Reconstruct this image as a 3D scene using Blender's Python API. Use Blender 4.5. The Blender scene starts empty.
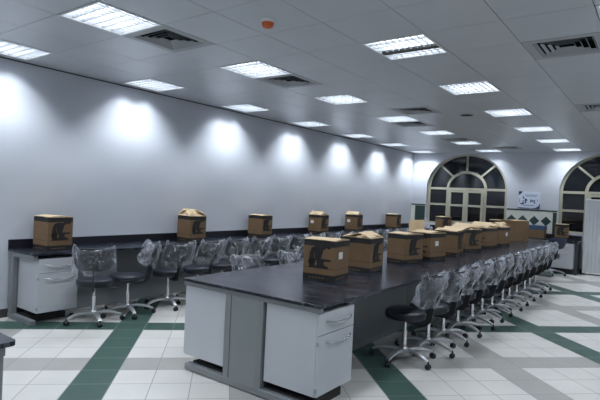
import bpy, bmesh, math, random
from mathutils import Vector, Matrix
random.seed(7)
S = bpy.context.scene
COL = S.collection
PI = math.pi

# ------------------------------------------------------------------ materials
def mat(name, col, rough=.5, metal=0., spec=.5, noise=None, bump=None, emit=None, coat=0.):
    m = bpy.data.materials.new(name); m.use_nodes = True
    nt = m.node_tree; b = nt.nodes['Principled BSDF']
    b.inputs['Base Color'].default_value = (*col, 1)
    b.inputs['Roughness'].default_value = rough
    b.inputs['Metallic'].default_value = metal
    b.inputs['Specular IOR Level'].default_value = spec
    b.inputs['Coat Weight'].default_value = coat
    if emit:
        b.inputs['Emission Color'].default_value = (*emit[0], 1)
        b.inputs['Emission Strength'].default_value = emit[1]
    if noise:      # (scale, amount): soft procedural variation of the base colour
        tc = nt.nodes.new('ShaderNodeTexCoord'); n = nt.nodes.new('ShaderNodeTexNoise')
        n.inputs['Scale'].default_value = noise[0]; n.inputs['Detail'].default_value = 5
        r = nt.nodes.new('ShaderNodeValToRGB')
        a = noise[1]
        r.color_ramp.elements[0].position = .3; r.color_ramp.elements[1].position = .7
        r.color_ramp.elements[0].color = (*[c*(1-a) for c in col], 1)
        r.color_ramp.elements[1].color = (*[min(1, c*(1+a)) for c in col], 1)
        nt.links.new(tc.outputs['Object'], n.inputs['Vector'])
        nt.links.new(n.outputs['Fac'], r.inputs['Fac'])
        nt.links.new(r.outputs['Color'], b.inputs['Base Color'])
    if bump:
        tc = nt.nodes.new('ShaderNodeTexCoord'); n = nt.nodes.new('ShaderNodeTexNoise')
        n.inputs['Scale'].default_value = bump[0]; n.inputs['Detail'].default_value = 3
        bp = nt.nodes.new('ShaderNodeBump'); bp.inputs['Strength'].default_value = bump[1]
        bp.inputs['Distance'].default_value = .01
        nt.links.new(tc.outputs['Object'], n.inputs['Vector'])
        nt.links.new(n.outputs['Fac'], bp.inputs['Height'])
        nt.links.new(bp.outputs['Normal'], b.inputs['Normal'])
    return m

M = {}
M['wall'] = mat('wall_paint', (.57, .595, .65), .55, noise=(1.2, .02), bump=(60, .05))
M['ceil'] = mat('ceiling_tile', (.55, .575, .62), .30, spec=.6, noise=(2.5, .03))
M['seam'] = mat('ceiling_seam', (.10, .105, .11), .8)
M['shadowgap'] = mat('wall_edge_trim', (.06, .06, .065), .8)
M['white'] = mat('white_enamel', (.74, .75, .76), .4)
M['cab'] = mat('cabinet_laminate', (.49, .505, .535), .38, noise=(3, .02))
M['cabedge'] = mat('cabinet_edge', (.30, .31, .33), .5)
M['grey'] = mat('grey_steel', (.20, .215, .225), .45, noise=(4, .05))
M['greylt'] = mat('service_panel', (.215, .235, .24), .4, noise=(4, .04))
M['dark'] = mat('shade_black', (.02, .02, .022), .6)  # shade under the cabinets, put in as black blocks
M['darkframe'] = mat('dark_frame', (.04, .042, .046), .5)
M['chrome'] = mat('chrome', (.75, .76, .78), .22, metal=1.)
M['silver'] = mat('silver_paint', (.62, .63, .65), .33, metal=.75)
M['black'] = mat('black_plastic', (.016, .016, .018), .4)
M['vinyl'] = mat('black_vinyl', (.010, .011, .015), .4, bump=(40, .1))
M['navy'] = mat('navy_vinyl', (.02, .03, .06), .35, bump=(40, .1))
M['cardboard'] = mat('cardboard', (.185, .112, .056), .75, noise=(9, .07))
M['cardlit'] = mat('cardboard_lit', (.62, .47, .30), .8, noise=(6, .05))  # lit carton tops and flaps, painted as a paler brown
M['boxink'] = mat('box_ink', (.018, .016, .016), .6)
M['boxtape'] = mat('box_tape', (.5, .34, .18), .35)
M['sticker'] = mat('paper_sticker', (.75, .75, .72), .6)
M['cream'] = mat('cream_frame', (.46, .44, .35), .45)
M['glass'] = mat('night_glass', (.008, .010, .014), .06, spec=.6)
M['tile'] = mat('wainscot_tile', (.74, .75, .68), .3, noise=(8, .04))
M['tilegreen'] = mat('green_tile', (.03, .06, .055), .3, noise=(8, .15))
M['posterw'] = mat('poster_paper', (.66, .71, .82), .4)
M['posterb'] = mat('poster_blue', (.03, .045, .16), .4)
M['posterm'] = mat('poster_midblue', (.22, .28, .45), .4)
M['orange'] = mat('orange_cap', (.62, .12, .025), .4)
M['ventw'] = mat('vent_enamel', (.40, .42, .44), .45)
M['ventd'] = mat('vent_dark', (.012, .012, .014), .8)
M['baseb'] = mat('dark_skirting', (.05, .052, .055), .5)
M['blue'] = mat('blue_lid', (.05, .09, .17), .5, noise=(5, .1))
M['part'] = mat('ribbed_panel', (.62, .65, .67), .45)
M['reflector'] = mat('lamp_reflector', (.72, .74, .78), .3)
M['louvre'] = mat('louvre_alu', (.75, .77, .80), .35, metal=.4)
M['tube'] = mat('lamp_tube', (.9, .9, .9), .4, emit=((.86, .93, 1.), 9.))
M['splash'] = mat('black_backsplash', (.012, .013, .02), .35)
M['tubewarm'] = mat('lamp_tube_warm', (.9, .9, .9), .4, emit=((1., .93, .8), 6.))
M['tubeoff'] = mat('lamp_strip_dark', (.03, .03, .03), .5)

def worktop_mat():
    m = bpy.data.materials.new('worktop_black'); m.use_nodes = True
    nt = m.node_tree; b = nt.nodes['Principled BSDF']
    tc = nt.nodes.new('ShaderNodeTexCoord')
    mp = nt.nodes.new('ShaderNodeMapping'); mp.inputs['Scale'].default_value = (2.2, 5.5, 1); mp.inputs['Rotation'].default_value = (0, 0, .5)
    n = nt.nodes.new('ShaderNodeTexNoise'); n.inputs['Scale'].default_value = 2.4; n.inputs['Detail'].default_value = 9; n.inputs['Roughness'].default_value = .72; n.inputs['Distortion'].default_value = .8
    r = nt.nodes.new('ShaderNodeValToRGB')
    e = r.color_ramp.elements
    e[0].position = .50; e[0].color = (.010, .012, .020, 1)
    e[1].position = .74; e[1].color = (.10, .115, .145, 1)
    nt.links.new(tc.outputs['Object'], mp.inputs['Vector']); nt.links.new(mp.outputs['Vector'], n.inputs['Vector'])
    nt.links.new(n.outputs['Fac'], r.inputs['Fac']); nt.links.new(r.outputs['Color'], b.inputs['Base Color'])
    n2 = nt.nodes.new('ShaderNodeTexNoise'); n2.inputs['Scale'].default_value = 5; n2.inputs['Detail'].default_value = 4
    mr = nt.nodes.new('ShaderNodeMapRange'); mr.inputs['To Min'].default_value = .17; mr.inputs['To Max'].default_value = .30
    nt.links.new(tc.outputs['Object'], n2.inputs['Vector']); nt.links.new(n2.outputs['Fac'], mr.inputs['Value']); nt.links.new(mr.outputs['Result'], b.inputs['Roughness'])
    b.inputs['Specular IOR Level'].default_value = .36
    return m
M['top'] = worktop_mat()

def plastic_mat(name, lo, hi, tint, cover=.85, rim=.5):
    m = bpy.data.materials.new(name); m.use_nodes = True
    nt = m.node_tree; nt.nodes.clear()
    out = nt.nodes.new('ShaderNodeOutputMaterial')
    tr = nt.nodes.new('ShaderNodeBsdfTransparent'); tr.inputs['Color'].default_value = (.93, .94, .96, 1)
    gl = nt.nodes.new('ShaderNodeBsdfPrincipled'); gl.inputs['Base Color'].default_value = (*tint, 1); gl.inputs['Roughness'].default_value = .16; gl.inputs['Specular IOR Level'].default_value = .9
    mix = nt.nodes.new('ShaderNodeMixShader')
    tc = nt.nodes.new('ShaderNodeTexCoord')
    oi = nt.nodes.new('ShaderNodeObjectInfo')
    add = nt.nodes.new('ShaderNodeVectorMath'); add.operation = 'ADD'
    sc = nt.nodes.new('ShaderNodeMath'); sc.operation = 'MULTIPLY'; sc.inputs[1].default_value = 37.
    nt.links.new(oi.outputs['Random'], sc.inputs[0])
    nt.links.new(tc.outputs['Object'], add.inputs[0]); nt.links.new(sc.outputs[0], add.inputs[1])
    mp = nt.nodes.new('ShaderNodeMapping'); mp.inputs['Scale'].default_value = (4.2, 5, 3); mp.inputs['Rotation'].default_value = (.5, .3, .2)
    n = nt.nodes.new('ShaderNodeTexNoise'); n.inputs['Scale'].default_value = 2.; n.inputs['Detail'].default_value = 5; n.inputs['Distortion'].default_value = 1.6; n.inputs['Roughness'].default_value = .6
    r = nt.nodes.new('ShaderNodeValToRGB'); r.color_ramp.elements[0].position = lo; r.color_ramp.elements[1].position = hi
    r.color_ramp.elements[0].color = (.05, .05, .05, 1); r.color_ramp.elements[1].color = (cover, cover, cover, 1)
    bp = nt.nodes.new('ShaderNodeBump'); bp.inputs['Strength'].default_value = .4; bp.inputs['Distance'].default_value = .015
    nt.links.new(add.outputs[0], mp.inputs['Vector']); nt.links.new(mp.outputs[0], n.inputs['Vector'])
    lw = nt.nodes.new('ShaderNodeLayerWeight'); lw.inputs['Blend'].default_value = .35
    ad = nt.nodes.new('ShaderNodeMath'); ad.operation = 'MULTIPLY_ADD'; ad.inputs[1].default_value = rim; ad.use_clamp = True
    nt.links.new(n.outputs['Fac'], r.inputs['Fac']); nt.links.new(lw.outputs['Facing'], ad.inputs[0]); nt.links.new(r.outputs['Color'], ad.inputs[2])
    nt.links.new(ad.outputs[0], mix.inputs['Fac'])
    nt.links.new(n.outputs['Fac'], bp.inputs['Height']); nt.links.new(bp.outputs['Normal'], gl.inputs['Normal'])
    nt.links.new(tr.outputs[0], mix.inputs[1]); nt.links.new(gl.outputs[0], mix.inputs[2]); nt.links.new(mix.outputs[0], out.inputs['Surface'])
    return m
M['wrap'] = plastic_mat('clear_wrap', .48, .72, (.54, .56, .62), .62)
M['seatwrap'] = plastic_mat('seat_wrap', .56, .78, (.22, .23, .30), .4, .08)

def floor_mat():
    m = bpy.data.materials.new('floor_tiles'); m.use_nodes = True
    nt = m.node_tree; b = nt.nodes['Principled BSDF']; N = nt.nodes.new; L = nt.links.new
    geo = N('ShaderNodeNewGeometry'); sp = N('ShaderNodeSeparateXYZ'); L(geo.outputs['Position'], sp.inputs[0])
    def mth(op, a, c=None, d=None):
        k = N('ShaderNodeMath'); k.operation = op
        for i, v in enumerate((a, c, d)):
            if v is None: continue
            if isinstance(v, (int, float)): k.inputs[i].default_value = v
            else: L(v, k.inputs[i])
        return k.outputs[0]
    X, Y = sp.outputs['X'], sp.outputs['Y']
    q = math.sqrt(.5)
    u = mth('MULTIPLY', mth('ADD', X, Y), q); v = mth('MULTIPLY', mth('SUBTRACT', Y, X), q)
    T = .3165
    U = mth('DIVIDE', mth('ADD', u, 1.165 + 40*4*T), T)          # in tiles, green band starts at 0 mod 8
    V = mth('DIVIDE', mth('ADD', v, -5.757 + 40*4*T), T)
    def bands(W):
        f8 = mth('MODULO', W, 8.)
        g = mth('LESS_THAN', f8, 1.0)
        gr = mth('MULTIPLY', mth('GREATER_THAN', f8, 4.), mth('LESS_THAN', f8, 5.))
        fr = mth('FRACT', W)
        d = mth('MINIMUM', fr, mth('SUBTRACT', 1., fr))
        line = mth('LESS_THAN', d, .011)
        return g, gr, line, mth('FLOOR', W)
    gu, yu, lu, iu = bands(U); gv, yv, lv, iv = bands(V)
    green = mth('MAXIMUM', gu, gv); grey = mth('MAXIMUM', yu, yv); line = mth('MAXIMUM', lu, lv)
    def mix(f, a, c):
        k = N('ShaderNodeMix'); k.data_type = 'RGBA'; L(f, k.inputs[0])
        for s, val in ((6, a), (7, c)):
            if isinstance(val, tuple): k.inputs[s].default_value = (*val, 1)
            else: L(val, k.inputs[s])
        return k.outputs[2]
    n = N('ShaderNodeTexNoise'); n.inputs['Scale'].default_value = 3.; n.inputs['Detail'].default_value = 8; L(geo.outputs['Position'], n.inputs['Vector'])
    cw = N('ShaderNodeCombineXYZ'); L(iu, cw.inputs[0]); L(iv, cw.inputs[1])
    wn = N('ShaderNodeTexWhiteNoise'); wn.noise_dimensions = '2D'; L(cw.outputs[0], wn.inputs['Vector'])
    c = mix(grey, (.56, .55, .525), (.335, .33, .315))
    c = mix(green, c, (.045, .092, .075))
    c = mix(line, c, (.24, .24, .24))
    hs = N('ShaderNodeHueSaturation'); L(c, hs.inputs['Color'])
    val = mth('ADD', mth('ADD', .86, mth('MULTIPLY', wn.outputs['Value'], .06)), mth('MULTIPLY', n.outputs['Fac'], .2))
    L(val, hs.inputs['Value'])
    L(hs.outputs[0], b.inputs['Base Color'])
    b.inputs['Roughness'].default_value = .38; b.inputs['Specular IOR Level'].default_value = .4
    return m
M['floor'] = floor_mat()

# ------------------------------------------------------------------ helpers
def finish(name, bm, mats, parent=None, smooth=False, loc=None):
    me = bpy.data.meshes.new(name)
    bmesh.ops.recalc_face_normals(bm, faces=bm.faces[:])
    bm.to_mesh(me); bm.free()
    if not isinstance(mats, (list, tuple)): mats = [mats]
    for m in mats: me.materials.append(m)
    if smooth:
        for p in me.polygons: p.use_smooth = True
        try: me.set_sharp_from_angle(angle=math.radians(38))
        except Exception: pass
    o = bpy.data.objects.new(name, me); COL.objects.link(o)
    if parent: o.parent = parent
    if loc is not None: o.location = loc
    return o
def nb(): return bmesh.new()
def box(bm, x0, x1, y0, y1, z0, z1, bev=0., mi=0, mtx=None, seg=2):
    for f in bm.faces: f.tag = True
    r = bmesh.ops.create_cube(bm, size=1)
    mm = Matrix.Translation(((x0+x1)/2, (y0+y1)/2, (z0+z1)/2)) @ Matrix.Diagonal((abs(x1-x0), abs(y1-y0), abs(z1-z0), 1))
    if mtx is not None: mm = mtx @ mm
    bmesh.ops.transform(bm, matrix=mm, verts=r['verts'])
    if bev:
        es = list({e for v in r['verts'] for e in v.link_edges})
        bmesh.ops.bevel(bm, geom=es, offset=bev, segments=seg, affect='EDGES', profile=.5)
    for f in bm.faces:
        if not f.tag: f.material_index = mi
    for f in bm.faces: f.tag = False
def cyl(bm, p0, p1, r0, r1=None, seg=16, mi=0):
    for f in bm.faces: f.tag = True
    r1 = r0 if r1 is None else r1
    p0, p1 = Vector(p0), Vector(p1); d = p1-p0
    q = d.to_track_quat('Z', 'Y').to_matrix().to_4x4()
    bmesh.ops.create_cone(bm, cap_ends=True, segments=seg, radius1=r0, radius2=r1, depth=d.length, matrix=Matrix.Translation((p0+p1)/2) @ q)
    for f in bm.faces:
        if not f.tag: f.material_index = mi
    for f in bm.faces: f.tag = False
def lathe(bm, prof, seg=24, c=(0, 0, 0)):
    rings = []
    for r, z in prof:
        if r < 1e-5: rings.append([bm.verts.new((c[0], c[1], c[2]+z))])
        else: rings.append([bm.verts.new((c[0]+r*math.cos(2*PI*i/seg), c[1]+r*math.sin(2*PI*i/seg), c[2]+z)) for i in range(seg)])
    for a, b in zip(rings, rings[1:]):
        for i in range(seg):
            j = (i+1) % seg
            if len(a) == 1 and len(b) == 1: continue
            if len(a) == 1: bm.faces.new((a[0], b[i], b[j]))
            elif len(b) == 1: bm.faces.new((a[i], a[j], b[0]))
            else: bm.faces.new((a[i], a[j], b[j], b[i]))
def sweep(bm, pts, w, h=None, seg=10, taper=None, rect=False, up=Vector((0, 0, 1))):
    """tube (round radius w) or flat bar (w wide, h thick) along points"""
    pts = [Vector(p) for p in pts]; rings = []
    for i, p in enumerate(pts):
        t = (pts[min(i+1, len(pts)-1)]-pts[max(i-1, 0)]).normalized()
        s = t.cross(up)
        s = s.normalized() if s.length > 1e-4 else Vector((0, 1, 0))
        n = s.cross(t).normalized()
        k = taper[i] if taper else 1.
        if rect: ring = [bm.verts.new(p+s*a*w/2*k+n*b*h/2*k) for a, b in ((-1, -1), (1, -1), (1, 1), (-1, 1))]
        else: ring = [bm.verts.new(p+(s*math.cos(2*PI*j/seg)+n*math.sin(2*PI*j/seg))*w*k) for j in range(seg)]
        rings.append(ring)
    m = len(rings[0])
    for a, b in zip(rings, rings[1:]):
        for j in range(m): bm.faces.new((a[j], a[(j+1) % m], b[(j+1) % m], b[j]))
    bm.faces.new(rings[0][::-1]); bm.faces.new(rings[-1])
def prism(bm, poly, z0, z1, mtx, mi=0):
    """2-D outline extruded from z0 to z1 then placed by mtx"""
    a = [bm.verts.new(mtx @ Vector((x, y, z0))) for x, y in poly]
    b = [bm.verts.new(mtx @ Vector((x, y, z1))) for x, y in poly]
    n = len(poly); fs = [bm.faces.new(a[::-1]), bm.faces.new(b)]
    for i in range(n): fs.append(bm.faces.new((a[i], a[(i+1) % n], b[(i+1) % n], b[i])))
    for f in fs: f.material_index = mi
def tag(o, label=None, cat=None, group=None, kind=None):
    if label: o['label'] = label
    if cat: o['category'] = cat
    if group: o['group'] = group
    if kind: o['kind'] = kind
    return o
def thing(name, label, cat, loc=(0, 0, 0), rz=0., group=None):
    o = bpy.data.objects.new(name, None); COL.objects.link(o)
    o.empty_display_size = .1
    o.location = loc; o.rotation_euler = (0, 0, rz)
    return tag(o, label, cat, group)
def struct(name, bm, mats, smooth=False):
    return tag(finish(name, bm, mats, smooth=smooth), kind='structure')
def copy_thing(root, loc, rz, label, group=None):
    r = root.copy(); COL.objects.link(r); r.location = loc; r.rotation_euler = (0, 0, rz); r['label'] = label
    if group: r['group'] = group
    for ch in root.children:
        c = ch.copy(); COL.objects.link(c); c.parent = r
        for g in ch.children:
            d = g.copy(); COL.objects.link(d); d.parent = c
    return r
ORD = ['nearest', 'second', 'third', 'fourth', 'fifth', 'sixth', 'seventh', 'eighth', 'ninth', 'tenth', 'eleventh', 'twelfth',
       'thirteenth', 'fourteenth', 'fifteenth', 'sixteenth', 'seventeenth', 'eighteenth', 'nineteenth', 'twentieth']

# ------------------------------------------------------------------ room
XL, XR, YF, YB, ZC = -6.2, 2.64, -2.2, 14.05, 3.02
G = .6217
GX0, GY0 = -2.335, 2.73
bm = nb(); box(bm, XL-.2, XR+.2, YF-.2, YB+.4, -.12, 0.); struct('floor', bm, M['floor'])
bm = nb(); box(bm, XL-.2, XL, YF-.2, YB+.4, 0, 3.3); struct('wall_left', bm, M['wall'])
bm = nb(); box(bm, XR, XR+.2, YF-.2, YB+.4, 0, 3.3); struct('wall_right', bm, M['wall'])
bm = nb(); box(bm, XL, XR, YF-.2, YF, 0, 3.3); struct('wall_front', bm, M['wall'])
bm = nb(); box(bm, XL, XL+.015, YF, YB, 0, .1); struct('baseboard_left', bm, M['baseb'])

# back wall with two arched openings
WA, WB_, WSILL, WSPR = 1.13, .985, .96, 2.0
WCX = (-4.61, -1.09)
def arch_z(dx): return WSPR + WB_*math.sqrt(max(0, 1-(dx/WA)**2))
bm = nb()
def quad(bm, *p, mi=0):
    f = bm.faces.new([bm.verts.new(v) for v in p]); f.material_index = mi
def wallrect(x0, x1, za0, za1, zb0, zb1):   # strip x0..x1 from lower z (za0,za1) to upper z (zb0,zb1)
    quad(bm, (x0, YB, za0), (x1, YB, za1), (x1, YB, zb1), (x0, YB, zb0))
edges = [XL, WCX[0]-WA, WCX[0]+WA, WCX[1]-WA, WCX[1]+WA, XR]
for a, b in ((0, 1), (2, 3), (4, 5)): wallrect(edges[a], edges[b], 0, 0, 3.3, 3.3)
DEP = .22
for cx in WCX:
    wallrect(cx-WA, cx+WA, 0, 0, WSILL, WSILL)
    NS = 36
    ds = [-WA*math.cos(PI*i/NS) for i in range(NS+1)]
    for a, b in zip(ds, ds[1:]):
        wallrect(cx+a, cx+b, arch_z(a), arch_z(b), 3.3, 3.3)
        quad(bm, (cx+a, YB, arch_z(a)), (cx+b, YB, arch_z(b)), (cx+b, YB+DEP, arch_z(b)), (cx+a, YB+DEP, arch_z(a)))
    for s in (-1, 1): quad(bm, (cx+s*WA, YB, WSILL), (cx+s*WA, YB, WSPR), (cx+s*WA, YB+DEP, WSPR), (cx+s*WA, YB+DEP, WSILL))
    quad(bm, (cx-WA, YB, WSILL), (cx+WA, YB, WSILL), (cx+WA, YB+DEP, WSILL), (cx-WA, YB+DEP, WSILL))
struct('wall_back', bm, M['wall'])
bm = nb(); box(bm, XL, XR, YB-.012, YB, 0, .1); struct('baseboard_back', bm, M['baseb'])

# arched windows
def arc_bar(bm, a0, b0, a1, b1, y0, y1, t0=0, t1=PI, n=36):
    """half-elliptical band between two ellipses, centred on the spring line"""
    vs = []
    for i in range(n+1):
        t = t0+(t1-t0)*i/n; c, s = math.cos(t), math.sin(t)
        vs.append([bm.verts.new(p) for p in ((a0*c, y0, b0*s), (a1*c, y0, b1*s), (a1*c, y1, b1*s), (a0*c, y1, b0*s))])
    for p, q in zip(vs, vs[1:]):
        for j in range(4): bm.faces.new((p[j], p[(j+1) % 4], q[(j+1) % 4], q[j]))
    bm.faces.new(vs[0]); bm.faces.new(vs[-1][::-1])
def make_window(n, cx):
    root = bpy.data.objects.new('window_%d' % n, None); COL.objects.link(root)
    root.location = (cx, YB+.10, WSPR); tag(root, kind='structure')
    fw = .052; y0, y1 = 0, .07
    zb = WSILL-WSPR
    f = nb()
    arc_bar(f, WA, WB_, WA-fw-.02, WB_-fw, y0, y1)
    for s in (-1, 1): box(f, s*(WA-fw-.02), s*WA, y0, y1, zb, 0)
    box(f, -WA+.08, WA-.08, y0+.004, y1-.004, zb, zb+fw)
    box(f, -WA+.08, WA-.08, y0+.004, y1-.004, -.04, .025)
    IA, IB = .57, .50
    arc_bar(f, IA, IB, IA-.07, IB-.07, y0-.004, y1)
    for s in (-1, 1):
        box(f, s*IA, s*(IA-.07), y0-.004, y1, zb, -.04)
        box(f, s*(IA-.01), s*(WA-.07), y0+.006, y1-.006, -.50, -.44)
    for t in (PI/4, PI/2, 3*PI/4):
        c, s = math.cos(t), math.sin(t)
        p0 = Vector((IA*c*.97, .035, IB*s*.97)); p1 = Vector((WA*c*.97, .035, WB_*s*.97))
        sweep(f, [p0, p1], .052, .06, rect=True, up=Vector((0, 1, 0)))
    finish('window_frame', f, M['cream'], root)
    c = nb()
    cw = IA-.075; zt = -.045
    for s in (-1, 1):
        x0, x1 = (s*cw, s*.004)
        a, b = min(x0, x1), max(x0, x1)
        box(c, a, a+.065, -.03, .03, zb+fw, zt); box(c, b-.065, b, -.03, .03, zb+fw, zt)
        for z in (zt-.065, zb+fw, -.51): box(c, a+.065, b-.065, -.027, .027, z, z+.06)
    finish('casement', c, M['cream'], root)
    # panes
    def pane(poly):
        g = nb(); vs = [g.verts.new((x, .035, z)) for x, z in poly]; vs2 = [g.verts.new((x, .043, z)) for x, z in poly]
        g.faces.new(vs); g.faces.new(vs2[::-1])
        k = len(poly)
        for i in range(k): g.faces.new((vs[i], vs[(i+1) % k], vs2[(i+1) % k], vs2[i]))
        finish('pane', g, M['glass'], root)
    for s in (-1, 1):
        for z0, z1 in ((zb+.03, -.47), (-.47, -.01)):
            pane([(s*(IA-.03), z0), (s*(WA-.04), z0), (s*(WA-.04), z1), (s*(IA-.03), z1)])
        for z0, z1 in ((zb+.03, -.475), (-.475, -.02)):
            pane([(s*.02, z0), (s*(cw-.02), z0), (s*(cw-.02), z1), (s*.02, z1)])
    ts = [0, PI/4, PI/2, 3*PI/4, PI]
    for t0, t1 in zip(ts, ts[1:]):
        o = [(math.cos(t0+(t1-t0)*i/10)*(WA-.04), math.sin(t0+(t1-t0)*i/10)*(WB_-.03)) for i in range(11)]
        i_ = [(math.cos(t1+(t0-t1)*i/10)*(IA-.03), math.sin(t1+(t0-t1)*i/10)*(IB-.03)) for i in range(11)]
        pane(o+i_)
    pane([(math.cos(PI*i/24)*(IA-.03), math.sin(PI*i/24)*(IB-.03)) for i in range(25)])
for n, cx in enumerate(WCX): make_window(n+1, cx)

# tiled wainscot between and beside the windows
def trim(n, x0, x1, diamonds=(), pil=()):
    bm = nb()
    box(bm, x0, x1, YB-.014, YB, .1, 1.475, mi=0)
    box(bm, x0, x1, YB-.02, YB, 1.475, 1.51, mi=1)
    for dx in diamonds:
        m_ = Matrix.Translation((dx, YB-.014, 1.225)) @ Matrix.Rotation(PI/2, 4, 'X')
        r = .125
        prism(bm, [(0, -r), (r, 0), (0, r), (-r, 0)], 0, .003, m_, 1)
    for a, b in pil: box(bm, a, b, YB-.018, YB, .1, 1.46, mi=1)
    struct('trim_%d' % n, bm, [M['tile'], M['tilegreen']])
trim(1, WCX[0]+WA+.02, WCX[1]-WA-.02, (-3.33, -3.05, -2.77, -2.49), ((-2.335, -2.245),))
trim(2, XL, WCX[0]-WA-.02, (), ((XL+.13, WCX[0]-WA-.022),))

# suspended ceiling: one panel per grid module, openings where lights and vents sit
lights = {}
for xk in (-6, -3, 0, 3, 6):
    for j in range(-2, 7):
        lights[(xk, -1+3*j)] = j
vents = [(-3, 0, .9), (-3, 3, .9), (2, 3, .9), (2, 8, .9), (-2, 7, .9), (-3, 9, .9), (-3, 13, .9), (-2, 16, .9)]
ventset = {(a, b) for a, b, _ in vents}
bm = nb()
g = .003
for i in range(-7, 9):
    for j in range(-8, 19):
        if (i, j) in lights or (i, j) in ventset: continue
        x0, x1 = max(XL, GX0+G*i), min(XR, GX0+G*(i+1)); y0, y1 = max(YF, GY0+G*j), min(YB, GY0+G*(j+1))
        if x1-x0 < .02 or y1-y0 < .02: continue
        quad(bm, (x0+g, y0+g, ZC), (x1-g, y0+g, ZC), (x1-g, y1-g, ZC), (x0+g, y1-g, ZC))
        for (ax, ay), (bx_, by) in (((x0+g, y0+g), (x1-g, y0+g)), ((x1-g, y0+g), (x1-g, y1-g)), ((x1-g, y1-g), (x0+g, y1-g)), ((x0+g, y1-g), (x0+g, y0+g))):
            quad(bm, (ax, ay, ZC), (bx_, by, ZC), (bx_, by, ZC+.012), (ax, ay, ZC+.012))
box(bm, XL-.2, XR+.2, YF-.2, YB+.4, 3.2, 3.3, mi=1)
# shadow-gap strips that close the seams
for i in range(-6, 9): box(bm, GX0+G*i-.012, GX0+G*i+.012, YF, YB, ZC+.008, ZC+.02, mi=1)
for j in range(-8, 19): box(bm, XL, XR, GY0+G*j-.012, GY0+G*j+.012, ZC+.008, ZC+.02, mi=1)
struct('ceiling', bm, [M['ceil'], M['seam']])
bm = nb(); box(bm, XL, XL+.012, YF, YB, ZC-.014, ZC-.001); struct('trim_3', bm, M['shadowgap'])

# ---- ceiling lights
COLOR = (.86, .93, 1.)
WALL_W = 13.
SPOT_W = {-3: 25., 0: 16., 3: 10., 6: 7.}
def lightmesh():
    h = G/2-.006
    d = {}
    b = nb()
    for s in (-1, 1):
        box(b, s*h, s*(h-.02), -h, h, -.006, .012); box(b, -h+.02, h-.02, s*h, s*(h-.02), -.006, .012)
    d['frame'] = b
    b = nb(); k = h-.02
    box(b, -k, k, -k, k, .095, .10)
    for s in (-1, 1):
        box(b, s*k, s*(k-.004), -k, k, .012, .095); box(b, -k, k, s*k, s*(k-.004), .012, .095)
    d['reflector'] = b
    b = nb(); k -= .006
    for i in range(1, 6): box(b, -k, k, -k+2*k*i/6-.006, -k+2*k*i/6+.005, .0, .020)
    for i in range(1, 9): box(b, -k+2*k*i/9-.004, -k+2*k*i/9+.003, -k, k, .002, .016)
    d['louvre'] = b
    return d, k
LD, LK = lightmesh()
proto = None; rowcount = {}
rown = {-6: 'in the row beside the left wall', -3: 'in the row left of the island', 0: 'in the row above the right stools', 3: 'in the right-hand row', 6: 'far right'}
cnt = {}
vis_from = {-6: 0, -3: 0, 0: 1, 3: 1, 6: 99}
first = {}
for (xk, jk), j in sorted(lights.items()):
    x, y = GX0+G*(xk+.5), GY0+G*(jk+.5)
    if y < YF+.4 or x > XR-.35: continue
    seen = j >= vis_from[xk]
    if xk == 3 and j > 1: seen = False
    if seen:
        cnt[xk] = cnt.get(xk, 0)+1
        lab = 'louvred ceiling light, %s %s' % (ORD[cnt[xk]-1]+('' if cnt[xk] == 1 else ' nearest'), rown[xk])
    else: lab = 'louvred ceiling light outside the picture'
    if xk == 0 and j == 1: lab = 'ceiling light with a dark strip across its louvre, nearest above the island'
    if xk == 3 and j == 1: lab = 'louvred ceiling light cut off by the right edge of the picture'
    grp = 'louvred ceiling lights' if seen else 'ceiling lights outside the picture'
    if proto is None:
        proto = thing('ceiling_light', lab, 'ceiling light', (x, y, ZC), 0, grp)
        finish('frame', LD['frame'], M['white'], proto); finish('reflector', LD['reflector'], M['reflector'], proto); finish('louvre', LD['louvre'], M['louvre'], proto)
        for i in range(4):
            b = nb(); yy = -LK+2*LK*(i+.5)/4
            cyl(b, (-LK+.02, yy, .064), (LK-.02, yy, .064), .013, seg=10)
            finish('lamp_tube', b, M['tube'], proto, smooth=True)
        r = proto
    else: r = copy_thing(proto, (x, y, ZC), 0, lab, grp)
    if xk == 0 and j == 1:
        b = nb(); box(b, -LK, LK, .062, .125, -.004, .03)
        tag(finish('cover_strip', b, M['tubeoff'], r), label='dark strip across the louvre')
    # louvred lamps send their light down in a limited cone; the wall row throws scallops on the left wall
    for ox, oy in ([(a, c) for a in (-.22, -.03, .18) for c in (-.17, .17)] if xk == -6 else [(0, 0)]):
        lt = bpy.data.lights.new('lamp', 'SPOT'); lt.color = COLOR
        lt.energy = WALL_W if xk == -6 else SPOT_W[xk]
        lt.spot_size = math.radians({-6: 115, -3: 114}.get(xk, 116)); lt.spot_blend = .40 if xk == -6 else .6
        lt.shadow_soft_size = .05
        lo = bpy.data.objects.new('lamp', lt); COL.objects.link(lo); lo.parent = r; lo.location = (ox, oy, -.025)

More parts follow.
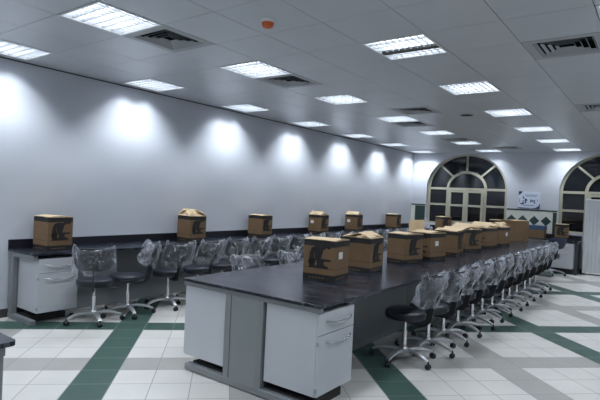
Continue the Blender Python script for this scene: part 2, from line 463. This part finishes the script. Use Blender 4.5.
# ---- ceiling vents: four-way louvred diffusers
def make_vent(i, j, label):
    x, y = GX0+G*(i+.5), GY0+G*(j+.5)
    r = thing('ceiling_vent', label, 'vent', (x, y, ZC), 0, 'square ceiling vents')
    h = G/2-.003
    b = nb(); k = h-.075
    for s in (-1, 1):
        box(b, s*h, s*k, -h, h, -.002, .012); box(b, -k, k, s*h, s*k, -.002, .012)
    finish('vent_plate', b, M['ventw'], r)
    b = nb(); box(b, -k, k, -k, k, .10, .105)
    for s in (-1, 1): box(b, s*k, s*(k-.003), -k, k, .012, .10); box(b, -k, k, s*k, s*(k-.003), .012, .10)
    finish('vent_box', b, M['ventd'], r)
    b = nb()
    for n in range(5):
        a = k-.004-n*.050; w = .015
        if a < .03: continue
        for rot in range(4):
            mt = Matrix.Rotation(rot*PI/2, 4, 'Z')
            p = [(-a, -a, .0), (a, -a, .0), (a-w, -a+w, .018), (-a+w, -a+w, .018)]
            q = [(px, py+.003, pz+.003) for px, py, pz in p]
            P = [b.verts.new(mt @ Vector(v)) for v in p]; Q = [b.verts.new(mt @ Vector(v)) for v in q]
            b.faces.new(P); b.faces.new(Q[::-1])
            for e in range(4): b.faces.new((P[e], P[(e+1) % 4], Q[(e+1) % 4], Q[e]))
    finish('vent_blades', b, M['ventw'], r)
VL = ['square ceiling vent beside the large light at the upper left', 'square ceiling vent beside the second light left of the island',
      'large square ceiling vent at the upper right of the picture', 'ceiling vent cut off by the right edge of the picture',
      'ceiling vent alone between two light rows above the far stools', 'ceiling vent just beyond the fourth light over the gap',
      'small far ceiling vent in front of the left arched window', 'farthest ceiling vent close to the back wall']
for (i, j, _), lab in zip(vents, VL): make_vent(i, j, lab)

# fire detector with orange cap
r = thing('smoke_detector', 'smoke detector with round orange cap on the ceiling', 'detector', (-2.69, 3.08, ZC))
b = nb(); lathe(b, [(0, 0), (.062, 0), (.062, -.012), (.054, -.026), (0, -.026)], 28); finish('detector_base', b, M['white'], r, smooth=True)
b = nb(); lathe(b, [(.05, -.024), (.05, -.034), (.040, -.060), (.022, -.068), (0, -.07)], 28); finish('orange_cap', b, M['orange'], r, smooth=True)
r = thing('ceiling_speaker', 'small round grille in the ceiling between light rows', 'speaker', (-2.66, 8.0, ZC))
b = nb(); lathe(b, [(0, 0), (.11, 0), (.11, -.008), (.095, -.012)], 28); finish('speaker_rim', b, M['ventw'], r, smooth=True)
b = nb(); lathe(b, [(.095, -.010), (.05, -.016), (0, -.018)], 28); finish('speaker_grille', b, M['ventd'], r, smooth=True)

# ------------------------------------------------------------------ furniture
TZ = .81
def handle(bm, c, along, out, L=.2, sag=.012):
    c = Vector(c); a = Vector(along); o = Vector(out)
    pts = []
    for i in range(13):
        t = -1+2*i/12
        pts.append(c+a*t*L/2+o*(.03*(1-t**4)+.001)+Vector((0, 0, -.018*(1-t*t))))
    sweep(bm, pts, .0075, seg=8)
def drawer_cabinet(label, loc, rz, group='white under-bench cabinets', W=.50, D=.5, z0=.13, z1=.745):
    """local: front faces +X, width along Y, origin at front bottom centre on the floor"""
    r = thing('drawer_cabinet', label, 'cabinet', loc, rz, group)
    b = nb(); box(b, -D, -.019, -W/2, W/2, z0, z1, .002); finish('body', b, M['cab'], r)
    zs = z1-.165
    for nm, a, c in (('drawer', zs+.003, z1-.003), ('door', z0+.002, zs-.003)):
        b = nb(); box(b, -.018, 0, -W/2+.002, W/2-.002, a, c, .0025); d = finish(nm, b, M['cab'], r)
        b = nb(); zc = (a+c)/2 if nm == 'drawer' else c-.065
        handle(b, (0, .02, zc+.012), (0, 1, 0), (1, 0, 0), .35); finish('handle', b, M['chrome'], d, smooth=True)
    b = nb()
    for z in (z0+.05, zs-.06): box(b, -.02, .004, -W/2-.004, -W/2+.006, z-.015, z+.015)
    finish('hinge', b, M['cabedge'], r)
    return r
# ---- island
IX0, IX1, IY0, IY1 = -3.455, -1.965, 2.965, 12.55
b = nb(); box(b, IX0, IX1, IY0, IY1, TZ-.024, TZ, .002)
tag(finish('island_worktop', b, M['top']), 'long glossy black worktop of the central island bench', 'worktop')
b = nb(); box(b, -2.85, -2.57, IY0+.07, IY1-.07, .0, TZ-.026)
sp = thing('service_spine', 'grey metal service spine running under the island worktop', 'panel', (0, 0, 0))
finish('spine_body', b, M['greylt'], sp)
for k in range(0, 7):
    y = IY0+.85+k*1.3
    for s in (-1, 1):
        b = nb(); box(b, -2.71+s*.14, -2.71+s*.146, y-.6, y+.6, .06, .72, .002); finish('access_panel', b, M['grey'], sp)
def end_frame(label, y, out):
    """support frame at one end of the island; out = -1 faces the camera"""
    r = thing('support_frame', label, 'bench frame', (-2.71, y, 0), 0, 'grey island end frames')
    for nm, dat in (('top_rail', (-.735, .735, TZ-.062, TZ-.025)),):
        b = nb(); box(b, dat[0], dat[1], -.025, .025, dat[2], dat[3], .003); finish(nm, b, M['grey'], r)
    for s in (-1, 1):
        b = nb(); box(b, s*.145, s*.205, -.03, .03, .062, TZ-.062, .003); finish('post', b, M['grey'], r)
    b = nb(); box(b, -.675, .675, -.032, .032, .008, .062, .004); finish('foot_rail', b, M['grey'], r)
    for s in (-1, 1):
        b = nb(); cyl(b, (s*.6, 0, 0), (s*.6, 0, .01), .022); finish('rubber_foot', b, M['black'], r)
    b = nb(); box(b, -.143, .143, out*.004, out*.024, .062, TZ-.063, .002); finish('centre_panel', b, M['greylt'], r)
    return r
end_frame('grey metal support frame under the near end of the island', IY0+.035, -1)
end_frame('grey metal support frame under the far end of the island', IY1-.035, 1)
drawer_cabinet('white drawer cabinet with two curved handles under the near right island corner', (-1.985, IY0+.02+.255, 0), 0)
drawer_cabinet('white cabinet under the near left island corner, its plain side towards the camera', (-3.435, IY0+.02+.255, 0), PI)
def under_shade(name, label, x0, x1, y0, y1):  # added block that paints the dark gap under a hanging cabinet
    b = nb(); box(b, x0, x1, y0, y1, .0, .07, .004)
    tag(finish(name, b, M['dark']), label, 'darkener', 'added black darkeners under the island cabinets')
under_shade('darkener', 'added black plinth under the near right island cabinet', -2.50, -2.06, IY0+.075, IY0+.5)
under_shade('darkener', 'added black plinth under the near left island cabinet', -3.36, -2.92, IY0+.075, IY0+.5)

# ---- wall bench
BX1, BY0, BY1 = -5.575, 2.66, YB-.002
def worktop(name, label, x0, x1, y0, y1, splash):
    r = thing(name, label, 'worktop', (0, 0, 0))
    b = nb(); box(b, x0, x1, y0, y1, TZ-.024, TZ, .002); finish('top_slab', b, M['top'], r)
    b = nb(); box(b, *splash, .003); finish('backsplash', b, M['splash'], r)
    return r
worktop('wall_worktop', 'black worktop with low backsplash along the left wall', XL+.002, BX1, BY0, YB-.002, (XL+.002, XL+.024, BY0, YB-.002, TZ, TZ+.105))
def wall_frame(label, y, fx=BX1-.03):
    r = thing('support_frame', label, 'bench frame', (0, y, 0), 0, 'grey frames under the wall bench')
    b = nb(); box(b, XL+.03, BX1-.02, -.025, .025, TZ-.078, TZ-.025, .003); finish('top_rail', b, M['grey'], r)
    b = nb(); box(b, XL+.04, XL+.13, -.03, .03, .06, TZ-.078, .003); finish('post', b, M['grey'], r)
    b = nb(); box(b, XL+.03, fx, -.03, .03, .0, .06, .004); finish('foot_rail', b, M['grey'], r)
wall_frame('grey steel frame under the near end of the wall bench', BY0+.04)
for k, y in enumerate((6.2, 9.8)): wall_frame('grey steel frame behind the stools under the wall bench, %s from the near end' % ('second' if k == 0 else 'third'), y, -5.85)
drawer_cabinet('white drawer cabinet under the near end of the wall bench', (BX1-.03, BY0+.06+.25, 0), 0, W=.47)
b = nb(); box(b, XL+.12, BX1-.2, BY0+.08, BY0+.5, 0, .07, .004); tag(finish('darkener', b, M['dark']), 'added black plinth under the wall bench cabinet', 'darkener')  # added block for the shade below this cabinet

for k, (a, c) in enumerate(((BY0+.62, 6.16), (6.24, 9.76), (9.84, 13.3))):  # added grey sheets that darken the space under the wall bench
    b = nb(); box(b, XL+.135, XL+.155, a, c, 0, TZ-.026, .002)
    tag(finish('shade_panel', b, M['grey']), 'added grey shade panel under the wall bench, %s behind the stools' % ('nearest section', 'middle section', 'far section')[k], 'panel', 'added shade panels under the wall bench')

# ---- bench along the back wall
CX0, CX1, CYF = BX1+.002, -1.66, YB-.62
worktop('back_worktop', 'black worktop with backsplash along the back wall under the windows', CX0, CX1, CYF, YB-.022, (CX0, CX1, YB-.044, YB-.022, TZ, TZ+.105))
r = thing('support_frame', 'dark end frame of the back bench beside the white partition', 'bench frame', (CX1-.04, 0, 0))
b = nb(); box(b, -.03, .03, CYF+.02, YB-.03, TZ-.078, TZ-.025, .003); finish('top_rail', b, M['darkframe'], r)
for y in (CYF+.04, YB-.1): b = nb(); box(b, -.03, .03, y, y+.06, .06, TZ-.078, .003); finish('post', b, M['darkframe'], r)
b = nb(); box(b, -.03, .03, CYF+.02, YB-.03, 0, .06, .004); finish('foot_rail', b, M['darkframe'], r)
drawer_cabinet('white drawer cabinet under the back bench beside the white partition', (-2.03, CYF+.02, 0), -PI/2, W=.56)
b = nb(); box(b, -2.27, -1.78, CYF+.08, YB-.1, 0, .1295, .004); tag(finish('darkener', b, M['dark']), 'added black plinth under the back bench cabinet', 'darkener')  # added block, black like the shade under the back cabinet

# ---- near bench at the left picture edge
r = thing('near_bench', 'corner of a black-topped bench with grey leg at the lower left edge', 'bench', (0, 0, 0))
b = nb()
pr = [(-4.05, -1.2), (-2.565, -1.2)] + [(-2.565-.03+.03*math.cos(t), 1.165-.03+.03*math.sin(t)) for t in (0, .4, .8, 1.2, 1.57)] + [(-4.05, 1.165)]
prism(b, pr, TZ-.024, TZ, Matrix.Identity(4)); finish('top_slab', b, M['top'], r)
for y in (1.10, -1.1):
    for x in (-3.0, -3.9):
        b = nb(); box(b, x-.03, x+.03, y-.03, y+.03, .06, TZ-.08, .003); finish('leg', b, M['grey'], r)
    b = nb(); box(b, -4.0, -2.61, y-.03, y+.03, TZ-.08, TZ-.025, .003); finish('top_rail', b, M['grey'], r)
    b = nb(); box(b, -4.0, -2.63, y-.03, y+.03, 0, .06, .003); finish('foot_rail', b, M['grey'], r)
b = nb(); box(b, -3.0, -2.615, 1.06, 1.125, .061, TZ-.081, .003); finish('end_panel', b, M['grey'], r)

# ---- white ribbed partition at the right
r = thing('partition_panel', 'tall white ribbed partition standing before the right arched window', 'partition', (0, 13.86, 0))
b = nb()
x = -1.60; N_ = 17
for i in range(N_):
    x0 = -1.58+i*.085
    box(b, x0, x0+.083, -.014 if i % 2 else -.018, .012, .06, 1.80, .004)
finish('ribbed_sheet', b, M['part'], r)
b = nb(); box(b, -1.60, -.13, -.024, .024, 1.80, 1.835, .004); box(b, -1.60, -.13, -.024, .024, .03, .06, .004); box(b, -1.60, -1.582, -.024, .024, .06, 1.8, .003); box(b, -.148, -.13, -.024, .024, .06, 1.8, .003)
finish('panel_frame', b, M['white'], r)
for x in (-1.5, -.25): b = nb(); box(b, x-.03, x+.03, -.1, .1, 0, .03, .004); finish('foot', b, M['grey'], r)

# ---- poster
r = thing('poster', 'white and blue poster with a microscope picture on the back wall', 'poster', (-2.915, YB-.004, 1.755)); r.scale = (.88, 1, 1)
RX = Matrix.Rotation(PI/2, 4, 'X')
b = nb(); prism(b, [(-.30, -.225), (.30, -.225), (.30, .225), (-.30, .225)], 0, .004, RX); finish('sheet', b, M['posterw'], r)
b = nb()
prism(b, [(-.30, .225), (-.19, .225), (-.22, .17), (-.30, .12)], .004, .0055, RX)
prism(b, [(.30, -.225), (.30, -.07), (.26, -.15), (.18, -.20), (.0, -.225)], .004, .0055, RX)
prism(b, [(-.30, -.225), (.02, -.225), (.02, -.208), (-.3, -.2)], .004, .0055, RX)
for x, z, w, h in ((-.19, -.10, .12, .035), (-.165, -.06, .035, .10), (-.15, .05, .06, .03), (-.09, .0, .08, .06), (-.10, -.06, .05, .05), (.045, -.02, .035, .08), (.15, -.07, .04, .04), (.23, .0, .02, .05), (-.17, .08, .025, .06)):
    prism(b, [(x-w/2, z-h/2), (x+w/2, z-h/2), (x+w/2*.7, z+h/2), (x-w/2*.7, z+h/2)], .004, .006, RX)
finish('printed_shapes', b, M['posterb'], r)
b = nb()
for x, z, w, h in ((.05, .13, .36, .022), (.05, .09, .3, .014), (-.01, -.14, .3, .02), (.1, -.02, .14, .06), (-.27, -.02, .02, .12)):
    prism(b, [(x-w/2, z-h/2), (x+w/2, z-h/2), (x+w/2, z+h/2), (x-w/2, z+h/2)], .004, .005, RX)
finish('pale_print', b, M['posterm'], r)

# ------------------------------------------------------------------ stools
def make_stool(label, group, vin):
    r = thing('lab_stool', label, 'stool', (0, 0, 0), 0, group)
    b = nb(); lathe(b, [(0, .415), (.16, .415), (.19, .425), (.202, .45), (.202, .475), (.192, .495), (.165, .506), (0, .509)], 28)
    seat = finish('seat', b, vin, r, smooth=True)
    b = nb(); seg = 28; rings = []
    for rr, z in ((.15, .405), (.200, .415), (.209, .45), (.206, .49), (.17, .514), (.08, .518)):
        rings.append([b.verts.new(((rr+random.uniform(-.006, .006))*math.cos(2*PI*i/seg), (rr+random.uniform(-.006, .006))*math.sin(2*PI*i/seg), z+random.uniform(-.004, .004)*(1 if z < .51 else .5))) for i in range(seg)])
    for p, q in zip(rings, rings[1:]):
        for i in range(seg): b.faces.new((p[i], p[(i+1) % seg], q[(i+1) % seg], q[i]))
    b.faces.new(rings[-1])
    finish('seat_wrap', b, M['seatwrap'], seat, smooth=True)
    # gas lift
    b = nb(); cyl(b, (0, 0, .30), (0, 0, .405), .014); cyl(b, (0, 0, .10), (0, 0, .30), .025, .022); cyl(b, (0, 0, .396), (0, 0, .415), .07, .09)
    finish('gas_lift', b, M['chrome'], r, smooth=True)
    b = nb(); sweep(b, [(0, -.03, .392), (.02, -.14, .39), (.025, -.2, .384)], .005, seg=8); sweep(b, [(.023, -.185, .386), (.026, -.235, .378)], .009, seg=8)
    finish('lever', b, M['black'], r, smooth=True)
    # five-star base
    b = nb(); lathe(b, [(0, .075), (.034, .075), (.042, .09), (.038, .118), (.028, .13), (0, .13)], 20); finish('hub', b, M['silver'], r, smooth=True)
    for k in range(5):
        a = PI/2+2*PI*k/5; c, s = math.cos(a), math.sin(a)
        b = nb(); sweep(b, [(c*q, s*q, z) for q, z in ((.03, .100), (.12, .112), (.21, .104), (.28, .084), (.325, .064))], .058, .03, rect=True, taper=[1., .95, .85, .75, .6])
        bmesh.ops.bevel(b, geom=[e for e in b.edges], offset=.005, segments=2, affect='EDGES')
        leg = finish('base_leg', b, M['silver'], r, smooth=True)
        b = nb(); w = Vector((c*.325, s*.325, .026)); t = Vector((math.cos(a+1.9), math.sin(a+1.9), 0))
        for q in (-1, 1): cyl(b, w+t*.006*q, w+t*.023*q, .026, .024, seg=18)
        cyl(b, w-t*.02, w+t*.02, .008); cyl(b, w+Vector((0, 0, .01)), w+Vector((0, 0, .05)), .009, seg=10)
        finish('caster', b, M['black'], leg, smooth=True)
    # back bracket: flat bar from under the seat, rising behind the reclined backrest
    b = nb(); sweep(b, [(-.03, 0, .402), (-.16, 0, .398), (-.215, 0, .408), (-.245, 0, .44), (-.258, 0, .50), (-.278, 0, .59), (-.320, 0, .70), (-.335, 0, .735)], .06, .014, rect=True, up=Vector((0, 1, 0)))
    finish('back_bracket', b, M['black'], r)
    RC = Matrix.Translation((-.25, 0, .62)) @ Matrix.Rotation(math.radians(-21), 4, 'Y') @ Matrix.Translation((.25, 0, -.62))
    b = nb(); box(b, -.302, -.283, -.055, .055, .66, .76, .006, mtx=RC); finish('mount_plate', b, M['black'], r)
    # backrest, gently curved cushion
    b = nb(); nx, nz = 14, 8; F = []; K = []
    for i in range(nx+1):
        for j in range(nz+1):
            u, v = -1+2*i/nx, -1+2*j/nz
            ph = math.atan2(v, u) if (u or v) else 0
            # squircle outline
            su, sv = u*math.sqrt(1-v*v*.28), v*math.sqrt(1-u*u*.28)
            y, z = su*.215, .765+sv*.145
            th = .032*(1-max(abs(u), abs(v))**6)+.004
            xo = -.245-.0+.05*su*su
            F.append(b.verts.new((xo+th, y, z))); K.append(b.verts.new((xo-th*.9, y, z)))
    I = lambda i, j: i*(nz+1)+j
    for i in range(nx):
        for j in range(nz):
            b.faces.new((F[I(i, j)], F[I(i+1, j)], F[I(i+1, j+1)], F[I(i, j+1)])); b.faces.new((K[I(i, j)], K[I(i, j+1)], K[I(i+1, j+1)], K[I(i+1, j)]))
    ring = [(i, 0) for i in range(nx)]+[(nx, j) for j in range(nz)]+[(i, nz) for i in range(nx, 0, -1)]+[(0, j) for j in range(nz, 0, -1)]
    for a, c in zip(ring, ring[1:]+ring[:1]): b.faces.new((F[I(*a)], K[I(*a)], K[I(*c)], F[I(*c)]))
    bmesh.ops.transform(b, matrix=RC, verts=b.verts[:])
    back = finish('backrest', b, vin, r, smooth=True)
    # crumpled clear bag pulled over the backrest
    b = nb(); nu, nv = 44, 16; rings = []
    rnd = random.Random(5)
    for j in range(nv+1):
        v = j/nv
        z = .595+v*.315
        ring = []
        for i in range(nu):
            t = 2*PI*i/nu
            cy, cx_ = math.cos(t), math.sin(t)
            ey = .232*math.copysign(abs(cy)**.55, cy); ex = .058*math.copysign(abs(cx_)**.7, cx_)
            k = 1 if v < .82 else max(.12, math.sqrt(max(0, 1-((v-.82)/.185)**2)))
            flare = 1+.10*(1-v)
            wob = .009*math.sin(5*t+3*v*4)+.006*math.sin(9*t-5*v)+rnd.uniform(-.004, .004)
            x = -.25+.05*(ey/.215)**2+(ex*k*flare)+(wob if abs(cx_) > .3 else wob*.3)
            y = ey*(.97 if v < .85 else .90+.07*k)*flare**.5+rnd.uniform(-.006, .006)
            ring.append(b.verts.new((x, y, z+.012*math.sin(3*t+1)+rnd.uniform(-.006, .006)+(.02*math.cos(2*t) if v > .8 else 0))))
        rings.append(ring)
    for p, q in zip(rings, rings[1:]):
        for i in range(nu): b.faces.new((p[i], p[(i+1) % nu], q[(i+1) % nu], q[i]))
    # close the top along its ridge
    top = rings[-1]
    for i in range(nu//2-1):
        a, c, d, e = top[i], top[i+1], top[(nu-i-2) % nu], top[(nu-i-1) % nu]
        if len({a, c, d, e}) == 4: b.faces.new((a, c, d, e))
        elif len({a, c, d}) == 3: b.faces.new((a, c, d))
    bmesh.ops.transform(b, matrix=RC, verts=b.verts[:])
    tag(finish('plastic_cover', b, M['wrap'], back, smooth=True), label='crumpled clear plastic cover')
    return r

rnd = random.Random(11)
GR = 'stools along the right side of the island'
ys = [4.66+.5*i for i in range(13)]
stool = None
for k, y in enumerate(ys):
    lab = 'plastic-wrapped black stool, %s, right side of the island' % (ORD[k]+(' to the camera' if k == 0 else ' from the near end'))
    loc = (-2.035+.02*(k % 3 == 1), y, 0); rz = PI+math.radians(rnd.uniform(-2.5, 2.5))
    if k == 0:
        stool = make_stool(lab, GR, M['vinyl']); stool.location = (-2.06, y, 0); stool.rotation_euler = (0, 0, PI-.05)
    else: copy_thing(stool, loc, rz, lab, GR)
GW = 'stools along the wall bench'
wall = [(-5.39, 3.29, 146), (-5.42, 3.765, 180+72), (-5.43, 4.40, 180-8)]
y = 4.89
while y < 12.9:
    wall.append((-5.40+rnd.uniform(-.02, .02), y, 180+rnd.uniform(-3, 3))); y += .525
for k, (x, y, a) in enumerate(wall):
    lab = 'plastic-wrapped black stool at the wall bench, %s' % (ORD[k]+(' to the camera' if k == 0 else ' from the near end'))
    if k == 1: lab = 'black stool turned sideways at the wall bench, plastic-covered back to the right'
    st = copy_thing(stool, (x, y, 0), math.radians(a), lab, GW)
    for c in st.children:      # the swivel bases all stand the same way round
        if c.name.startswith('base_leg'): c.rotation_euler.z = PI-math.radians(a)
GL = 'stools along the left side of the island'
for k, y in enumerate((4.15, 4.98, 5.72, 6.4, 7.1, 7.8, 8.5, 9.2, 9.9, 10.6, 11.3)):
    lab = 'plastic-wrapped black stool, %s, left side of the island' % (ORD[k]+(' to the camera' if k == 0 else ' from the near end'))
    copy_thing(stool, (-3.50, y, 0), math.radians(rnd.uniform(-6, 6)), lab, GL)
# navy stool at the back bench
nv = copy_thing(stool, (-2.17, 13.0, 0), math.radians(128), 'dark navy stool standing apart in front of the back bench cabinet', GR)
del nv['group']
for c in [g for k in nv.children for g in k.children if g.name.startswith('plastic_cover')]: bpy.data.objects.remove(c)
for c in nv.children:
    if c.name.split('.')[0] == 'backrest' or c.name.split('.')[0] == 'seat':
        c.data = c.data.copy(); c.data.materials[0] = M['navy']

# ------------------------------------------------------------------ cartons
def microscope_polys():
    P = [[(-.085, -.095), (.075, -.095), (.07, -.072), (-.08, -.072)]]                     # foot
    P.append([(-.075, -.075), (-.035, -.075), (-.04, -.02), (-.045, .04), (-.02, .06), (-.03, .09), (-.065, .075), (-.082, .03), (-.085, -.02)])   # arm
    P.append([(-.05, .05), (.028, .05), (.034, .088), (-.04, .092)])                        # head
    P.append([(.005, .075), (.035, .062), (.078, .098), (.06, .118)])                       # eyepieces
    P.append([(.052, .088), (.072, .070), (.095, .085), (.085, .105)])
    P.append([(-.035, -.014), (.012, -.014), (.03, .055), (-.045, .055)])                         # objectives
    P.append([(-.05, -.032), (.092, -.032), (.092, -.014), (-.05, -.014)])                  # stage
    P.append([(-.015, -.058), (.03, -.058), (.045, -.03), (-.025, -.03)])                      # condenser
    P.append([(-.025, -.075), (.05, -.075), (.04, -.056), (-.015, -.056)])                    # lamp
    P.append([(-.062+.03*math.cos(t*PI/8), -.045+.03*math.sin(t*PI/8)) for t in range(16)])  # knob
    return P
def carton(label, loc, rz, art='x', w=.36, d=.34, h=.37, flaps='flat', sticker=None, plain=False, group='microscope cartons'):
    """w along X, d along Y; art 'x' = picture on the +X side, 'y' = on the -Y side; sticker on the other side"""
    r = thing('cardboard_box', label, 'box', loc, rz, group)
    b = nb()
    lv = [0, .055, .112, .116, h-.052, h] if not plain else [0, h]
    for z0, z1, mi in zip(lv, lv[1:], (1, 0, 1, 0, 1) if not plain else (0,)):
        pts = [(-w/2, -d/2), (w/2, -d/2), (w/2, d/2), (-w/2, d/2)]
        for i in range(4):
            (x0, y0), (x1, y1) = pts[i], pts[(i+1) % 4]
            quad(b, (x0, y0, z0), (x1, y1, z0), (x1, y1, z1), (x0, y0, z1), mi=mi)
    quad(b, (-w/2, -d/2, 0), (w/2, -d/2, 0), (w/2, d/2, 0), (-w/2, d/2, 0))
    quad(b, (-w/2, -d/2, h-.012), (w/2, -d/2, h-.012), (w/2, d/2, h-.012), (-w/2, d/2, h-.012))
    bmesh.ops.remove_doubles(b, verts=b.verts[:], dist=1e-5)
    finish('body', b, [M['cardboard'], M['boxink']], r)
    # flaps: hinged along +X, -X, -Y, +Y edges with opening angles in degrees above flat-closed
    ang = {'flat': (3, 2, 5, 4), 'peak': (22, 14, 6, 8), 'tall': (30, 34, 44, 30), 'up': (4, 95, 8, 6), 'open': (150, 6, 10, 160), 'ajar': (18, 8, 30, 12), 'lean': (35, 160, 14, 20)}[flaps]
    for k, a in enumerate(ang):
        b = nb(); L = (w if k < 2 else d)*.48; W2 = (d if k < 2 else w)*.5-.002
        m_ = [Matrix.Translation((w/2, 0, h)), Matrix.Translation((-w/2, 0, h)) @ Matrix.Rotation(PI, 4, 'Z'),
              Matrix.Translation((0, -d/2, h)) @ Matrix.Rotation(-PI/2, 4, 'Z'), Matrix.Translation((0, d/2, h)) @ Matrix.Rotation(PI/2, 4, 'Z')][k]
        rr = Matrix.Rotation(math.radians(a), 4, 'Y')
        lift = .002 if k < 2 else .006
        box(b, -L, 0, -W2, W2, lift, lift+.004, mtx=m_ @ rr)
        if plain and k > 1: b.free(); continue
        finish('flap', b, M['cardlit'], r)
    faces = {'x': Matrix.Translation((w/2, 0, 0)) @ Matrix.Rotation(PI/2, 4, 'Z') @ Matrix.Rotation(PI/2, 4, 'X'), 'y': Matrix.Translation((0, -d/2, 0)) @ Matrix.Rotation(PI/2, 4, 'X')}
    if not plain:
        F = faces[art]
        b = nb(); cz = .116+(h-.052-.116)/2
        for p in microscope_polys(): prism(b, [(x*1.3+.005, y*1.12+cz) for x, y in p], .0, .0012, F)
        finish('printed_microscope', b, M['boxink'], r)
        b = nb()
        for q in (faces['x'], faces['y']):
            for n in range(5): prism(b, [(-.10+n*.035, .017), (-.078+n*.035, .017), (-.078+n*.035, .027), (-.10+n*.035, .027)], 0, .0008, q)
        finish('faded_print', b, M['cardboard'], r)
        o = faces['y' if art == 'x' else 'x']
        if sticker:
            b = nb(); sx = sticker
            prism(b, [(sx-.04, h*.55), (sx+.04, h*.55), (sx+.04, h*.55+.065), (sx-.04, h*.55+.065)], 0, .001, o); finish('sticker', b, M['sticker'], r)
    return r
R = math.radians
T0 = TZ+.0005
GI = 'cartons along the island worktop'
# centres follow from the near lower corner of each carton
def at(vx, vy, rz, w, d):     # near (+X,-Y) lower corner -> centre
    c, s = math.cos(rz), math.sin(rz); lx, ly = w/2, -d/2
    return (vx-(lx*c-ly*s), vy-(lx*s+ly*c), T0)
W0, D0 = .36, .38
def isl(label, vx, vy, deg, art, flaps, w=.34, d=.38, h=.37, sticker=None, plain=False):
    carton(label, at(vx, vy, R(deg), w, d), R(deg), art, w, d, h, flaps, sticker, plain, GI)
isl('nearest microscope carton on the island with white sticker on its right side', -2.44, 3.88, 6, 'y', 'flat', .33, .31, .37, sticker=-.03)
isl('carton with raised peaked flaps on the island, second from the near end', -2.475, 4.63, 5, 'x', 'peak', .34, .36, .36)
isl('closed carton with dark microscope print on the island, third from the near end', -2.55, 5.66, -11, 'x', 'flat', .27, .38, .36)
isl('carton with one upright flap and white sticker on the island, fourth from near end', -2.47, 6.27, -10, 'y', 'up', .34, .38, .36, sticker=-.04)
isl('carton with wide open pale flaps on the island, fifth from the near end', -2.43, 7.17, 4, 'x', 'open', .34, .36, .36)
isl('carton turned to show its microscope print on the island, sixth from near end', -2.55, 7.93, -22, 'x', 'ajar', .34, .38, .36)
isl('carton with white sticker on the island, seventh from the near end', -2.50, 8.92, -10, 'y', 'ajar', .34, .40, .36, sticker=.0)
isl('carton with pale open lid on the island, eighth from the near end', -2.47, 9.70, -10, 'y', 'lean', .34, .40, .36, sticker=.04)
isl('larger plain brown carton without print near the far end of the island', -2.68, 11.55, -25, 'x', 'flat', .36, .5, .45, plain=True)
GWB = 'cartons along the wall bench'
wl = [('microscope carton on the near end of the wall bench above the white cabinet', 3.05, 'flat', 3, None),
      ('carton with raised flaps on the wall bench, second from the near end', 5.22, 'tall', -4, None),
      ('closed carton on the wall bench, third from the near end', 6.84, 'flat', 2, None),
      ('carton with lifted flap and sticker on the wall bench, fourth from the near end', 8.72, 'ajar', 0, -.06),
      ('carton with lifted flap and sticker on the wall bench, fifth from the near end', 10.2, 'ajar', 4, -.06),
      ('farthest closed carton on the wall bench, nearest the back wall', 12.3, 'flat', 2, None)]
for lab, y, fl, dg, st in wl: carton(lab, (-5.93, y, T0), R(dg), 'x', .31, .31, .385, fl, st, group=GWB)
GB = 'cartons on the back bench'
carton('small dark carton on the back bench in front of the left arched window', (-5.07, YB-.32, T0), R(-35), 'x', .30, .34, .36, 'flat', group=GB)
carton('carton on the back bench half hidden behind the plain island carton', (-3.62, YB-.32, T0), R(-80), 'x', .32, .34, .37, 'flat', group=GB)
carton('reddish carton with print on the back bench above the white cabinet', (-2.07, YB-.30, T0), R(-80), 'x', .30, .30, .37, 'flat', group=GB)
r = thing('cardboard_box', 'wide brown carton with blue lid on the back bench under the tiles', 'box', (-2.74, YB-.32, T0), 0)
b = nb(); box(b, -.30, .30, -.17, .17, 0, .20, .003); finish('body', b, M['cardboard'], r)
b = nb(); box(b, -.31, .31, -.18, .18, .20, .31, .006); finish('lid', b, M['blue'], r)

# ------------------------------------------------------------------ camera, world, view
yaw, pit, rol, fpx = 0.636776281311742, -0.009988910606270189, 0.04769609899702927, 496.298
cy, sy = math.cos(yaw), math.sin(yaw)
f = Vector((-sy*math.cos(pit), cy*math.cos(pit), math.sin(pit))); rt = Vector((cy, sy, 0)); up = rt.cross(f)
r2 = rt*math.cos(rol)+up*math.sin(rol); u2 = up*math.cos(rol)-rt*math.sin(rol)
cam = bpy.data.cameras.new('camera'); co = bpy.data.objects.new('camera', cam); COL.objects.link(co)
co.matrix_world = Matrix(((r2.x, u2.x, -f.x, 0), (r2.y, u2.y, -f.y, 0), (r2.z, u2.z, -f.z, 1.6), (0, 0, 0, 1)))
cam.sensor_fit = 'HORIZONTAL'; cam.sensor_width = 36.; cam.lens = 36*fpx/600; cam.clip_start = .05
S.camera = co
w = bpy.data.worlds.new('night'); S.world = w; w.use_nodes = True
w.node_tree.nodes['Background'].inputs['Color'].default_value = (.01, .013, .02, 1); w.node_tree.nodes['Background'].inputs['Strength'].default_value = .3
vs = S.view_settings; vs.view_transform = 'Standard'; vs.look = 'None'; vs.gamma = 1.; vs.exposure = -.65; vs.use_curve_mapping = False
